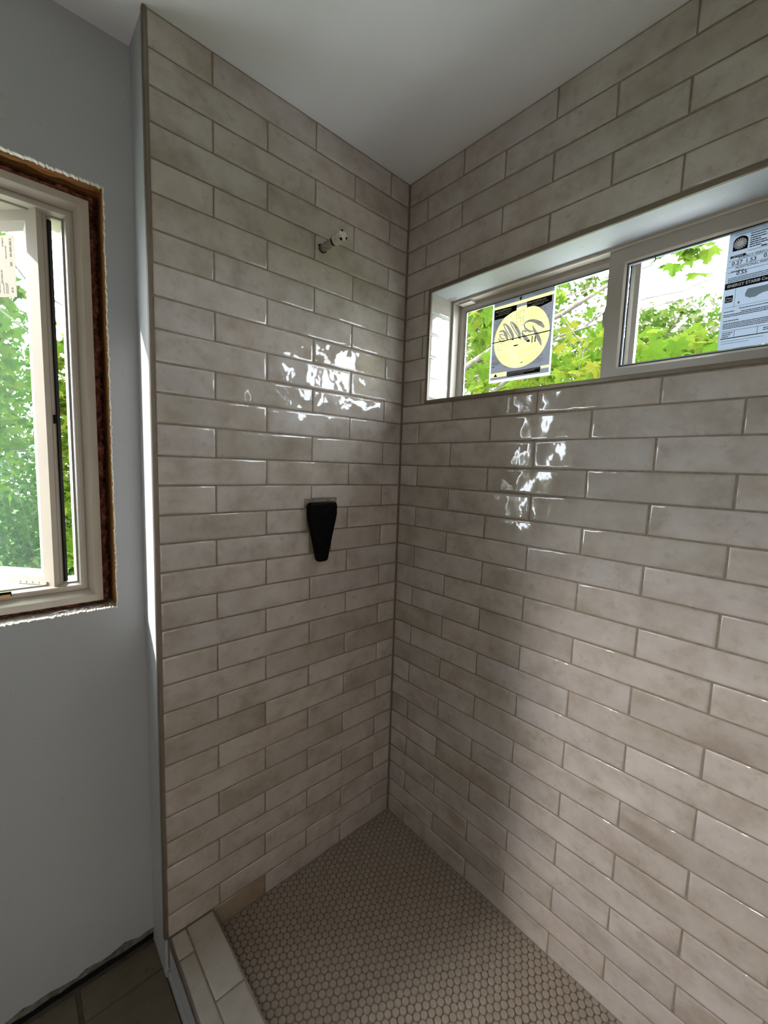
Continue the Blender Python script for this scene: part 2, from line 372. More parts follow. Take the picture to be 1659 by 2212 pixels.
for s0, xa, xb in ((.19, .004, .079), (.34, .079, .1115)):
    ys = [-RY0]; y = -RY0 + s0
    while y < -RY1 - .02: ys.append(y); y += LT
    ys.append(-RY1)
    for a, b in zip(ys[:-1], ys[1:]):
        o = link('tile', rect_tile(b - a - G, xb - xa - G * .6, .008, MT), wall_right); place(o, fT, ((xa + xb) / 2, -(a + b) / 2, RZ1), .005)
        o = link('tile', rect_tile(b - a - G, xb - xa - G * .6, .008, MT), wall_right); place(o, fS, ((xa + xb) / 2, -(a + b) / 2, RZ0), .003)

# ------------------------------------------------------------------ metal edge trims
b = MB(); pr = [(0, .006), (0, -.0006), (.0015, -.0014), (.0100, -.0014), (.0115, -.0004), (.0115, .010), (.0095, .010), (.0095, .003), (.002, .003), (.002, .006)]
b.ring(pr, (-WY0, -WY1, WZ0, WZ1), lambda u, v, d: (d, -u, v))
o = b.build('trim_1', MTRIM); struct(o, 'bronze metal tile edging framing the high shower window')
t2 = struct(boxobj('trim_2', [((XL - .0005, -.0010, .0765), (XE - .0008, .0120, CEIL))], MTRIM), 'bronze metal edging down the end of the tiled wall')
boxobj('trim_edge', [((XE - .0022, .0015, .0765), (XE + .0005, .0150, CEIL))], MTRIM, t2)

# ------------------------------------------------------------------ shower floor of penny tiles
floor2 = struct(boxobj('floor', [((-.735, YB, -.06), (.01, .01, -.0022))], MGROUTF), 'shower floor of small round taupe tiles')
def penny_geo(n=10):
    r, vs = .00945, []
    for rad, z in ((r, -.006), (r, -.0011), (r * .93, 0)):
        vs += [(rad * math.cos(2 * math.pi * i / n), rad * math.sin(2 * math.pi * i / n), z) for i in range(n)]
    fs = [tuple(range(2 * n, 3 * n))]
    for k in range(2):
        for i in range(n): fs.append((k * n + i, k * n + (i + 1) % n, (k + 1) * n + (i + 1) % n, (k + 1) * n + i))
    return vs, fs
pv, pf = penny_geo(); pme = bpy.data.meshes.new('penny_tile'); pme.from_pydata(pv, [], pf); pme.materials.append(MPEN); pme.update()
PX, PY = .0179, .0211; spots = []
i = 0; x = -.7170
while x < .006:
    y = .003 - (PY / 2 if i % 2 else 0)
    while y > YB + .01:
        spots.append((x + random.gauss(0, .00035), y + random.gauss(0, .00035), random.gauss(0, .0002))); y -= PY
    x += PX; i += 1
def shown(p):
    q = Vector(p) - CAMP; z = q.dot(D); return z > 0 and abs(q.dot(R) / z) < .913 and abs(q.dot(UP) / z) < 1.217
vis = sorted([p for p in spots if shown(p)], key=lambda p: (Vector(p) - CAMP).length); near = set(vis[:298])
mb = MB()
for p in spots:
    if p in near:
        o = link('penny_tile', pme, floor2); o.matrix_basis = Matrix.Translation(p) @ Matrix.Rotation(random.gauss(0, .012), 4, 'X') @ Matrix.Rotation(random.gauss(0, .012), 4, 'Y') @ Matrix.Rotation(random.random() * 6, 4, 'Z')
    else:
        a = random.random() * 6; ca, sa = math.cos(a), math.sin(a); tx, ty = random.gauss(0, .01), random.gauss(0, .01)
        mb.add([(p[0] + vx * ca - vy * sa, p[1] + vx * sa + vy * ca, p[2] + vz + tx * vx + ty * vy) for vx, vy, vz in pv], pf)
o = mb.build('penny_tiles', MPEN, floor2, fix=False); o['kind'] = 'stuff'

# ------------------------------------------------------------------ curb
curb = struct(boxobj('curb', [((-.8430, YB, -.1), (-.7220, .0, .0735))], MPAINT), 'low tiled shower curb')
curb.name = 'shower_curb'; 
boxobj('grout_bed', [((-.8400, YB, .06), (-.7222, -.0003, .0748))], MGROUT, curb)
boxobj('edge_trim', [((-.8452, YB, .0560), (-.8415, -.001, .0766))], MTRIM, curb)
boxobj('base_strip', [((-.8490, YB, -.047), (-.8432, -.002, -.028))], MPAINT, curb)
CT = .0766
for (xa, xb, js) in ((-.8415, -.7985, [.001, .0775]), (-.7985, -.7210, [.001, .2285])):
    y = js[-1]
    while y < -YB: y += LT; js.append(min(y, -YB))
    for a, b in zip(js[:-1], js[1:]):
        o = link('tile', rect_tile(xb - xa - G, b - a - G, .008, MCURB), curb); place(o, FR['T'], ((xa + xb) / 2, -(a + b) / 2, CT), .002)
y = .001
while y < -YB:      # tiles on the curb's inner face
    e = min(y + LT, -YB); o = link('tile', rect_tile(e - y - G, .068, .006, MCURB), curb)
    place(o, (Vector((0, 1, 0)), Vector((0, 0, 1)), Vector((1, 0, 0))), (-.7165, -(y + e) / 2, .036), .002); y = e

# ------------------------------------------------------------------ bathroom floor of concrete-look tiles
mainf = struct(boxobj('floor', [((-2.8, -3.1, -.1), (-.843, .45, FLOORZ - .004)), ((-.843, -3.1, -.1), (.02, YB, FLOORZ - .004))], MSUB), 'bathroom floor of worn concrete look tiles')
rows = [(.128, .036)]; y = .036
while y > -3.0: rows.append((y, max(y - .6, -3.0))); y -= .6
for ri, (ya, yb) in enumerate(rows):
    x1 = -.850; js = [x1, -1.0505] if ri == 0 else [x1, x1 - .60 + .3 * (ri % 2 == 0)]
    while js[-1] > -2.69: js.append(max(js[-1] - .6, -2.7))
    for xa, xb in zip(js[1:], js[:-1]):
        gx = .012 if ri == 0 and abs(xa + 1.0505) < .001 else .003
        o = link('tile', rect_tile(xb - xa - gx, ya - yb - .002, .008, MCONC, r=.001), mainf); place(o, FR['T'], ((xa + xb) / 2 + (gx / 2 - .0015 if gx > .01 else 0), (ya + yb) / 2, FLOORZ), .001)

# ------------------------------------------------------------------ grey painted wall with the ragged window opening
OX0, OX1, OZ0, OZ1 = -1.660, -.9185, 1.0255, 2.0860
WB = -.018
def jag(a, b, n, amp, seed):
    rr = random.Random(seed); return [(a + (b - a) * i / n, 0 if i in (0, n) else rr.uniform(-amp, amp) * rr.random() + .15 * amp * math.sin(i * .33)) for i in range(n + 1)]
def gray_wall():
    m = MB(); y0, y1 = YW, YW + .013
    def strip(pin, pout):
        n = len(pin)
        for (yy, flip) in ((y0, 0), (y1, 1)):
            vs = [(p[0], yy, p[1]) for p in pin] + [(p[0], yy, p[1]) for p in pout]
            m.add(vs, [(i, i + 1, n + i + 1, n + i) for i in range(n - 1)])
    R_ = [(OX1 + d, z) for z, d in jag(OZ0, OZ1, 190, .0024, 1)]; strip(R_, [(XE + .02, z) for _, z in R_])
    L_ = [(OX0 + d, z) for z, d in jag(OZ0, OZ1, 40, .002, 2)]; strip(L_, [(-2.72, z) for _, z in L_])
    T_ = [(x, OZ1 + d) for x, d in jag(OX0, OX1, 240, .0034, 3)]; strip(T_, [(x, CEIL + .01) for x, _ in T_])
    B_ = [(x, OZ0 + d) for x, d in jag(OX0, OX1, 240, .0030, 4)]; strip(B_, [(x, WB) for x, _ in B_])
    for xa, xb in ((-2.72, OX0), (OX1, XE + .02)):
        strip([(xa, OZ1), (xb, OZ1)], [(xa, CEIL + .01), (xb, CEIL + .01)]); strip([(xa, OZ0), (xb, OZ0)], [(xa, WB), (xb, WB)])
    o = m.build('wall_left', MPAINT, fix=False); struct(o, 'grey painted wall with a ragged window opening'); c = MB()
    for P in (R_, L_, T_, B_):      # the cut edge of the board and its torn paper
        n = len(P); c.add([(p[0], y0, p[1]) for p in P] + [(p[0], y1, p[1]) for p in P], [(i, i + 1, n + i + 1, n + i) for i in range(n - 1)])
    rr = random.Random(9)
    for P, (dx, dz), wd in ((R_, (1, 0), .0022), (T_, (0, 1), .0030), (B_, (0, -1), .0035)):
        n = len(P); q = [(p[0] + dx * wd * rr.uniform(.05, 1), p[1] + dz * wd * rr.uniform(.05, 1)) for p in P]
        c.add([(p[0], y0 - .0008, p[1]) for p in P] + [(p[0], y0 - .0004, p[1]) for p in q], [(i, i + 1, n + i + 1, n + i) for i in range(n - 1)])
    c.build('torn_edge', MCHALK, o, fix=False)
    boxobj('gap', [((-2.7, YW + .004, -.046), (XE, YW + .02, WB + .001))], MDARK, o)
    return o
wall_left = gray_wall()
boxobj('stud', [((-.9170, .148, -.05), (-.8535, .30, 2.6))], MSTUD, wall_left); boxobj('stud', [((-2.75, .148, -.05), (OX0 - .002, .30, 2.6))], MSTUD, wall_left)
boxobj('header', [((OX0 - .002, .148, 2.0885), (-.917, .30, 2.6))], MHEAD, wall_left)
boxobj('sill_plate', [((OX0 - .002, .1485, -.05), (-.917, .30, 1.0215))], MSILL, wall_left)
b = MB(); rr = random.Random(6); vs = []; n = 60
for i in range(n + 1):
    x = -2.0 + (XE + 2.0) * i / n; vs += [(x, YW - .0012, WB - .004 + rr.uniform(-.003, .002)), (x, YW - .0004, WB + .006 + .012 * abs(math.sin(i * .7)) * rr.random() + rr.uniform(0, .006))]
b.add(vs, [(2 * i, 2 * i + 2, 2 * i + 3, 2 * i + 1) for i in range(n)]); b.build('thinset_smear', MSMEAR, wall_left, fix=False)
# chalky debris and shims on the rough sill
dm = MB(); rr = random.Random(5)
for i in range(46):
    x = rr.uniform(-1.25, -.925); y = rr.uniform(.139, .178); s = rr.uniform(.003, .011); h = rr.uniform(.002, .006)
    a = rr.uniform(0, 3); ca, sa = math.cos(a) * s, math.sin(a) * s * .5
    dm.add([(x - ca, y - sa, 1.022), (x + sa, y - ca * .4, 1.022), (x + ca, y + sa, 1.022), (x - sa, y + ca * .4, 1.022), (x, y, 1.022 + h)], [(0, 1, 4), (1, 2, 4), (2, 3, 4), (3, 0, 4)])
dm.build('plaster_crumbs', MCHALK, wall_left, fix=False)['kind'] = 'stuff'
def splinter(x0, x1, z, y, m, h=.006):
    mm = MB(); n = 10; vs = []
    for i in range(n + 1):
        t = i / n; x = x0 + (x1 - x0) * t; hh = h * (.25 + .75 * abs(math.sin(t * 5 + x * 9))) * (1 - t * .4)
        vs += [(x, y, z), (x, y + .012, z), (x, y + .003, z - hh)]
    fs = []
    for i in range(n):
        for k in range(3): fs.append((3 * i + k, 3 * i + (k + 1) % 3, 3 * i + 3 + (k + 1) % 3, 3 * i + 3 + k))
    mm.add(vs, fs); return mm.build('splinter', m, wall_left)
splinter(-1.20, -.925, 2.0900, .150, MHEAD, .016); splinter(-1.06, -.93, 2.0895, .166, MHEAD, .010)
# fibreglass stuffed into the gap round the frame
def fluff(p0, p1, wid, dep, n, seed):
    p0, p1 = Vector(p0), Vector(p1); ax = (p1 - p0).normalized(); m = MB(); K = 10; vs = []
    side = Vector((0, 1, 0)); acr = ax.cross(side)
    for i in range(n + 1):
        t = i / n; p = p0.lerp(p1, t)
        for k in range(K):
            a = 2 * math.pi * k / K; q = Vector((p.x * 1.0 + seed, math.cos(a) * .02 + p.z, math.sin(a) * .02)) * 34
            f = 1 + .6 * noise.noise(q) + .6 * noise.noise(q * 3.1)
            vs.append(p + acr * (math.cos(a) * wid * f) + side * (math.sin(a) * dep * f))
    fs = [(i * K + k, i * K + (k + 1) % K, (i + 1) * K + (k + 1) % K, (i + 1) * K + k) for i in range(n) for k in range(K)]
    m.add(vs, fs); rr = random.Random(seed)
    for i in range(n * 4):     # stray fibres
        p = p0.lerp(p1, rr.random()) + Vector((rr.uniform(-wid, wid) * abs(acr.x), -dep * .9, rr.uniform(-wid, wid) * abs(acr.z)))
        pts = [p]
        for j in range(4): pts.append(pts[-1] + Vector((rr.uniform(-.007, .007), rr.uniform(-.004, .002), rr.uniform(-.008, .008))))
        m.tube(pts, .00035, 3, cap=False)
    o = m.build('insulation', MINS, wall_left, True, fix=False); return o
fluff((-.9345, .230, 1.03), (-.9345, .230, 2.08), .0105, .022, 220, 3); fluff((-1.63, .212, 2.0755), (-.93, .212, 2.0755), .0085, .016, 80, 5)
fluff((-1.63, .212, 1.030), (-.935, .212, 1.030), .005, .014, 80, 8)
b = MB(); b.ring([(0, .262), (.045, .262), (.045, .275), (0, .275)], (OX0 - .01, OX1 + .01, OZ0 - .01, OZ1 + .01), lambda u, v, d: (u, d, v)); b.build('light_leak_block', MDARK, wall_left)  # dark ring added behind the insulation to stop daylight leaking round the frame
# loop of wire left on the rough sill
lp = [(-1.015, .176, 1.0245)] + [(-1.045 + .020 * math.cos(a), .158 + .010 * math.sin(a), 1.0255 + .0035 * math.sin(a + 1)) for a in np.linspace(.2, 6.0, 16)] + [(-.985, .150, 1.025), (-.955, .160, 1.0275), (-.935, .165, 1.031)]
tag(tube_obj('wire', lp, .0011, MSTEEL, n=6), 'thin looped wire lying on the rough sill under the casement window', 'wire')

# ------------------------------------------------------------------ window 1: casement swung open
win1 = struct(empty('window_1', (-1.29, .2, 1.04)), 'cream casement window with its sash swung outward')
W1 = (-1.6300, -.9435, 1.0380, 2.0620)
inv1 = Matrix.Translation(-Vector((-1.29, .2, 1.04)))
def w1(o): o.matrix_basis = inv1; return o
mp1 = lambda u, v, d: (u, d, v)
b = MB(); b.ring([(0, .180), (.0170, .180), (.0185, .1815), (.0300, .199), (.0300, .300), (0, .300)], W1, mp1); w1(b.build('frame', MVINYL, win1))
b = MB(); b.ring([(.0295, .203), (.0330, .203), (.0335, .1995), (.0375, .1995), (.0385, .1965), (.0455, .1965), (.0470, .200), (.0490, .215), (.0505, .230), (.0505, .300), (.0295, .300)], W1, mp1); w1(b.build('frame_stop', MVINYL, win1))
b = MB(); b.ring([(.0490, .216), (.0530, .2165), (.0530, .222), (.0490, .222)], W1, mp1); w1(b.build('weatherstrip', MVINYL2, win1))
# sash: hinged beside the right jamb and swung out
sash = empty('sash'); sash.parent = win1
sdir = Vector((-.0623, .0709, 0)).normalized(); sn = Vector((sdir.y, -sdir.x, 0)) * -1   # into the room
if sn.y > 0: sn = -sn
HP = Vector((-1.0466, .2015, 1.082)); SW, SH, ST = .560, .9330, .040
Ms = Matrix((( -sdir.x, 0, -sn.x, HP.x), (-sdir.y, 0, -sn.y, HP.y), (0, 1, 0, HP.z), (0, 0, 0, 1)))   # local x towards hinge, y up, z outward
sash.matrix_basis = inv1 @ Ms
ms = lambda u, v, d: (u, v, d)
SR = (-SW, 0, 0, SH)
b = MB(); b.ring([(0, 0), (.0290, 0), (.0305, .0015), (.0305, ST), (0, ST)], SR, ms); b.build('sash_frame', MVINYL, sash)
b = MB(); b.ring([(.0300, .002), (.0310, .002), (.0460, .0100), (.0460, .014), (.0300, .014)], (-SW, 0, 0, SH), ms)
# the bead is wide on the rails only
b.build('glazing_bead', MVINYL, sash)
b = MB(); b.add([(-SW + .03, .03, .014), (-.03, .03, .014), (-.03, SH - .03, .014), (-SW + .03, SH - .03, .014)], [(0, 1, 2, 3)]); b.build('glass', MFILM, sash)
boxobj('weatherstrip', [((.0005, .012, ST - .012), (.0050, SH - .012, ST - .0035))], MGASK, sash)
boxobj('side_groove', [((-.0005, .0, .0165), (.0006, SH, .0185)), ((-.0005, .0, .026), (.0006, SH, .0272))], MVINYL2, sash)
boxobj('latch_keeper', [((.0003, .427, .020), (.0045, .449, .031))], MDARK, sash)
hb = MB(); hb.box((-.108, .009, -.0025), (-.020, .0165, .0002)); hb.build('hinge_plate', MSTEEL, sash)
for u in (-.098, -.080, -.062, -.044):
    hb = MB(); hb.tube([(u, .0128, -.0040), (u, .0128, -.002)], .0026, 8); hb.build('screw', MSTEEL, sash)
# operator slot in the sill of the frame
w1(boxobj('operator_slot', [((-1.22, .1955, 1.078), (-1.131, .1990, 1.0895))], MDARK, win1)); w1(boxobj('operator_arm', [((-1.22, .194, 1.0775), (-1.150, .1975, 1.0825)), ((-1.150, .1935, 1.077), (-1.133, .1970, 1.0835))], MBRASS, win1))
# paper sticker on the sash glass
def bar_text(m, x0, x1, y, h, d, rr, gap=.5):
    x = x0
    while x < x1:
        w_ = rr.uniform(.6, 2.2) * h * 1.6; m.add([(x, y, d), (min(x + w_, x1), y, d), (min(x + w_, x1), y + h, d), (x, y + h, d)], [(0, 1, 2, 3)]); x += w_ + h * gap
st = empty('sticker'); st.matrix_world = Ms @ Matrix.Translation((-.1095, .8060, .0118))
tag(st, 'small beige paper sticker inside the open casement sash glass', 'sticker')
b = MB(); b.box((-.05, -.0725, 0), (.0350, .0725, .0009)); b.build('paper', SPAPER, st)
b = MB(); rr = random.Random(3)
def vbar(x, y0, y1, wd):
    y = y0
    while y < y1:
        h = rr.uniform(.6, 2.2) * wd * 1.7; b.add([(x, y, -.0002), (x + wd, y, -.0002), (x + wd, min(y + h, y1), -.0002), (x, min(y + h, y1), -.0002)], [(0, 1, 2, 3)]); y += h + wd * .5
for x, y0, y1, wd in ((.0215, .022, .064, .0050), (.0215, .000, .010, .0050), (.0215, -.062, -.050, .0045), (.0095, .018, .048, .0026), (.0100, -.064, -.040, .0018), (.0060, -.064, -.038, .0018),
        (.0015, .046, .066, .0032), (-.0010, -.064, -.038, .0018), (-.0055, -.040, -.008, .0034), (-.0120, .045, .064, .0045), (-.0125, -.062, .032, .0026), (-.0210, .010, .066, .0034), (-.0210, -.03, -.02, .003)):
    vbar(x, y0, y1, wd)
b.build('print', SINK, st, fix=False)

# ------------------------------------------------------------------ window 2: long horizontal slider
win2 = struct(empty('window_2', (.13, -.70, RZ0)), 'long high sliding window with tan vinyl frame')
inv2 = Matrix.Translation(-Vector((.13, -.70, RZ0)))
def w2(o): o.matrix_basis = inv2; return o
mp2 = lambda u, v, d: (d, -u, v)
FRM = (-RY0 - .004, -RY1 + .004, RZ0 - .004, RZ1 + .004)
b = MB(); b.ring([(0, .112), (.0085, .112), (.0100, .1135), (.0105, .152), (.0105, .172), (0, .172)], FRM, mp2); w2(b.build('frame', MVINYL2, win2))
b = MB(); b.ring([(.0095, .1125), (.0125, .1120), (.0140, .1130), (.0140, .1165), (.0095, .1165)], FRM, mp2); w2(b.build('frame_lip', MVINYL, win2))
y_m = .690
FX = (FRM[0] + .0105, y_m + .046, FRM[2] + .0105, FRM[3] - .0105)
b = MB(); b.ring([(0, .150), (.0130, .150), (.0145, .151), (.0240, .157), (.0240, .168), (0, .168)], FX, mp2); w2(b.build('fixed_sash_frame', MVINYL2, win2))
b = MB(); b.ring([(.0225, .1575), (.0275, .1580), (.0275, .164), (.0225, .164)], FX, mp2); w2(b.build('spacer', MSPACER, win2))
b = MB(); b.ring([(.0262, .1562), (.0282, .1562), (.0282, .1574), (.0262, .1574)], FX, mp2); w2(b.build('gasket', MGASK, win2))
b = MB(); b.add([mp2(u, v, .1590) for u, v in ((FX[0] + .02, FX[2] + .02), (FX[1] - .02, FX[2] + .02), (FX[1] - .02, FX[3] - .02), (FX[0] + .02, FX[3] - .02))], [(0, 1, 2, 3)]); w2(b.build('glass', MGLASS, win2))
SX = (y_m - .023, FRM[1] - .0105, FRM[2] + .0100, FRM[3] - .0095)
b = MB(); b.ring([(0, .117), (.0385, .117), (.0400, .1185), (.0400, .146), (0, .146)], SX, mp2); o = w2(b.build('sliding_sash_frame', MVINYL2, win2))
b = MB(); b.ring([(.0395, .1190), (.0400, .1184), (.0445, .1215), (.0445, .1265), (.0395, .1265)], SX, mp2); w2(b.build('glazing_bead', MVINYL, win2))
b = MB(); b.ring([(.0440, .1222), (.0475, .1230), (.0475, .129), (.0440, .129)], SX, mp2); w2(b.build('gasket', MGASK, win2))
b = MB(); b.ring([(.0472, .1228), (.0500, .1235), (.0500, .129), (.0472, .129)], SX, mp2); w2(b.build('spacer', MSPACER, win2))
b = MB(); b.add([mp2(u, v, .1245) for u, v in ((SX[0] + .04, SX[2] + .04), (SX[1] - .04, SX[2] + .04), (SX[1] - .04, SX[3] - .04), (SX[0] + .04, SX[3] - .04))], [(0, 1, 2, 3)]); w2(b.build('glass', MGLASS, win2))
# pull rib on the sash edge and the fold in the sash track
pm = MB(); n = 9; prof = [(0, 0), (.004, .002), (.010, .006), (.026, .0085), (.046, .0085), (.050, .005), (.060, .003), (.068, 0)]
vs = []
for z, e in prof: vs += [mp2(SX[0] + .001, 1.824 + z, .119), mp2(SX[0] - e, 1.824 + z, .121), mp2(SX[0] - e, 1.824 + z, .130), mp2(SX[0] + .001, 1.824 + z, .132)]
pm.add(vs, [(4 * i + k, 4 * i + k + 1, 4 * i + 5 + k, 4 * i + 4 + k) for i in range(len(prof) - 1) for k in range(3)]); w2(pm.build('pull_rib', MVINYL2, win2))
w2(boxobj('track_stop', [((.120, -.205, 2.0185), (.150, -.150, 2.0275))], MVINYL, win2))
w2(tube_obj('glass_clip', [mp2(.748, 1.9600, .1235), mp2(.766, 1.9615, .1235), mp2(.7735, 1.964, .1235), mp2(.7755, 1.9695, .1235), mp2(.776, 1.981, .1235)], .0013, MDARK, win2, 6))

# ------------------------------------------------------------------ the installation sheet with the big mirrored script logo
def poly(m, pts, d): m.add([(x, y, d) for x, y in pts], [tuple(range(len(pts)))])
def rect(m, x0, x1, y0, y1, d): poly(m, [(x0, y0), (x1, y0), (x1, y1), (x0, y1)], d)
def smooth_pts(P, n=5):
    out = []; P = [np.array(p, float) for p in P]
    for i in range(len(P) - 1):
        a, b_, c, d_ = P[max(i - 1, 0)], P[i], P[i + 1], P[min(i + 2, len(P) - 1)]
        for k in range(n):
            t = k / n; out.append(.5 * (2 * b_ + (c - a) * t + (2 * a - 5 * b_ + 4 * c - d_) * t * t + (3 * b_ - a - 3 * c + d_) * t ** 3))
    out.append(P[-1]); return out
def stroke(m, P, W, d):
    Q = smooth_pts(P); n = len(Q); vs = []
    for i, q in enumerate(Q):
        t = Q[min(i + 1, n - 1)] - Q[max(i - 1, 0)]; t = t / (np.linalg.norm(t) + 1e-9); nn = np.array([-t[1], t[0]])
        wv = np.interp(i / (n - 1), np.linspace(0, 1, len(W)), W) * .62; vs += [(*(q + nn * wv), d), (*(q - nn * wv), d)]
    m.add(vs, [(2 * i, 2 * i + 1, 2 * i + 3, 2 * i + 2) for i in range(n - 1)])
def text_mesh(m, s, x, y, size, d, sx=1.0, align='LEFT', bold=0.0):
    cu = bpy.data.curves.new('t', 'FONT'); cu.body = s; cu.size = size; cu.align_x = align; cu.fill_mode = 'FRONT'; cu.resolution_u = 2; cu.offset = bold
    o = bpy.data.objects.new('t', cu); C.objects.link(o); dg = bpy.context.evaluated_depsgraph_get(); me = bpy.data.meshes.new_from_object(o.evaluated_get(dg))
    m.add([(x + v.co.x * sx, y + v.co.y, d) for v in me.vertices], [tuple(p.vertices) for p in me.polygons])
    bpy.data.objects.remove(o); bpy.data.meshes.remove(me); bpy.data.curves.remove(cu)
MP = Matrix(((0, 0, -1, .1570), (-1, 0, 0, -.38653), (0, 1, 0, 1.87025), (0, 0, 0, 1)))    # local x along the wall, y up, z towards the room
sheet = empty('instruction_sheet'); sheet.matrix_world = MP
tag(sheet, 'yellow and grey printed installation sheet taped to the fixed glass of the slider', 'sheet')
b = MB()
for r_ in ((-.1131, .1131, .1280, .1390), (-.1131, .1131, -.1390, -.1300), (-.1131, -.1078, -.1300, .1280), (.1075, .1131, -.1300, .1280)): rect(b, *r_, 0)
b.build('paper', PAPER, sheet, fix=False)
b = MB(); rect(b, -.1078, .1075, .1152, .1280, .0); rect(b, -.1078, .1075, -.1300, -.1205, .0); rect(b, -.0440, .079, -.1205, -.1065, .0); rect(b, .079, .1075, -.1205, -.1145, .0)
CC = [(.1005 * math.cos(q), -.002 + .098 * math.sin(q)) for q in np.linspace(0, 2 * math.pi, 65)[:-1]]
def to_edge(x, y):
    dx, dy = x, y + .002; f = min((.1075 if dx > 0 else .1078) / max(abs(dx), 1e-9), (.1058 + .002 if dy > 0 else .1065 - .002) / max(abs(dy), 1e-9)); return (dx * f, -.002 + dy * f)
vs = [(x, y, 0) for x, y in CC] + [(*to_edge(x, y), 0) for x, y in CC]; b.add(vs, [(i, (i + 1) % 64, 64 + (i + 1) % 64, 64 + i) for i in range(64)])
for sx, sy in ((.1075, .1058), (-.1078, .1058), (-.1078, -.1065), (.1075, -.1065)):
    q = sorted(range(64), key=lambda i: (vs[64 + i][0] - sx) ** 2 + (vs[64 + i][1] - sy) ** 2)[:2]; b.add([vs[64 + q[0]], vs[64 + q[1]], (sx, sy, 0)], [(0, 1, 2)])
b.build('grey_field', PGREY, sheet, fix=False)
y = MB(); rect(y, -.1078, .1075, .1058, .1152, .0); poly(y, CC, .0); rect(y, -.1078, -.0440, -.1205, -.1065, .0); rect(y, .079, .1075, -.1145, -.1065, .0)
y.build('yellow_field', PYEL, sheet, fix=False)
lg = MB(); d = .0009
stroke(lg, [(.0829, .0105), (.0693, .0242), (.0513, .0362), (.0334, .0422), (.0194, .0414), (.0123, .0351), (.0149, .0251), (.0231, .0155), (.036, .008), (.0465, .0074)], [.004, .0105, .0085, .006, .0045, .004, .004, .0055, .0055, .001], d)
stroke(lg, [(.0409, .026), (.0499, .0083), (.0599, -.0093), (.0698, -.0267), (.0769, -.0437)], [.001, .007, .0095, .0085, .002], d)
stroke(lg, [(.0217, .0097), (.0124, .0149), (.0062, .0126), (.0087, .0042), (.0176, -.0071), (.0273, -.0169), (.0356, -.0209)], [.0035, .004, .0035, .006, .0095, .009, .003], d)
stroke(lg, [(.0034, -.0099), (-.0045, -.0028), (-.019, .0178), (-.0316, .0366), (-.0402, .0523), (-.0366, .0536), (-.0264, .0436), (-.014, .0265), (-.0035, .0082), (.0003, -.0075)], [.0025, .003, .003, .003, .0028, .003, .0065, .0085, .008, .003], d)
stroke(lg, [(-.0246, -.0069), (-.0325, -.0021), (-.0453, .0168), (-.0582, .0358), (-.0655, .0513), (-.0613, .0521), (-.0489, .0404), (-.0372, .0232), (-.0284, .0068), (-.0258, -.0062)], [.0025, .003, .003, .003, .0028, .003, .0065, .0085, .008, .003], d)
stroke(lg, [(-.0814, .0300), (-.0676, .0312), (-.0571, .0208), (-.0514, .0082), (-.0468, -.0030)], [.002, .0055, .0085, .009, .003], d)
stroke(lg, [(-.0586, .0145), (-.0727, .0207), (-.0786, .0202), (-.0771, .0133), (-.0697, .006), (-.0577, .002)], [.002, .0028, .0028, .0028, .003, .003], d)
stroke(lg, [(-.0849, .0106), (-.0772, .0008), (-.065, -.0044), (-.0516, -.0025)], [.0012, .004, .0045, .002], d)
stroke(lg, [(.036, -.0209), (.030, -.0213), (.0235, -.0190)], [.004, .006, .002], d)
lg.build('logo', PLOGO, sheet, fix=False)
k = MB(); d = .0012
poly(k, [(-.1047, .1068), (-.0197, .1045), (-.0200, .0863), (-.0330, .0850), (-.0530, .0780), (-.0640, .0730), (-.1037, .0873 - .014)], d)
poly(k, [(.0167, .1052), (.1015, .1042), (.1020, .0848), (.0640, .0770), (.0400, .0862), (.0175, .0862)][::-1], d)
rect(k, -.1091, .1045, -.0044, -.0012, d); rect(k, -.041, .0785, -.1250, -.1092, d)
poly(k, [(-.0090, .1155), (-.0045, .1155), (-.0045, .1215), (.0, .1215), (-.0067, .1280), (-.0135, .1215), (-.0090, .1215)][::-1], d)     # arrow
poly(k, [(-.0945, -.1200), (-.0790, -.1200), (-.0868, -.1085)], d)       # warning sign
for cx, cy, s in ((-.0142, -.0218, .010), (.0106, -.0825, .006), (-.0975, -.0825, .006)): poly(k, [(cx + s * math.cos(a), cy - s * .25 + s * .45 * math.sin(a)) for a in np.linspace(math.pi, 2 * math.pi, 9)], d)
for x0, x1, y1, y0 in ((-.0198, -.0100, .0798, .0590), (-.0053, .0092, .0815, .0570), (-.0031, .0085, .0520, .0340), (-.0198, -.0110, .050, .030), (-.0840, -.0689, -.0075, -.0320)):
    t = .0011
    for r_ in ((x0, x1, y0, y0 + t), (x0, x1, y1 - t, y1), (x0, x0 + t, y0, y1), (x1 - t, x1, y0, y1)): rect(k, *r_, d)
rect(k, .0420, .0455, -.0285, -.0075, d); rect(k, .0520, .0560, -.0285, -.0120, d); poly(k, [(.0520, -.0120), (.0560, -.0120), (.0575, -.0065)], d)
text_mesh(k, 'INSTALL PRODUCT WITH THIS SIDE UP', -.101, .1190, .0052, d, .83); text_mesh(k, 'INSTALLER LE PRODUIT AVEC CETTE', .0985, .1215, .0046, d, .8, 'RIGHT'); text_mesh(k, 'EXTREMITE VERS LE HAUT', .089, .1165, .0046, d, .8, 'RIGHT')
text_mesh(k, 'AVERTISSEMENT', -.0770, -.1195, .0046, d, .62)
k.build('black_print', PINK, sheet, fix=False)
g = MB(); rr = random.Random(12); d = .00125
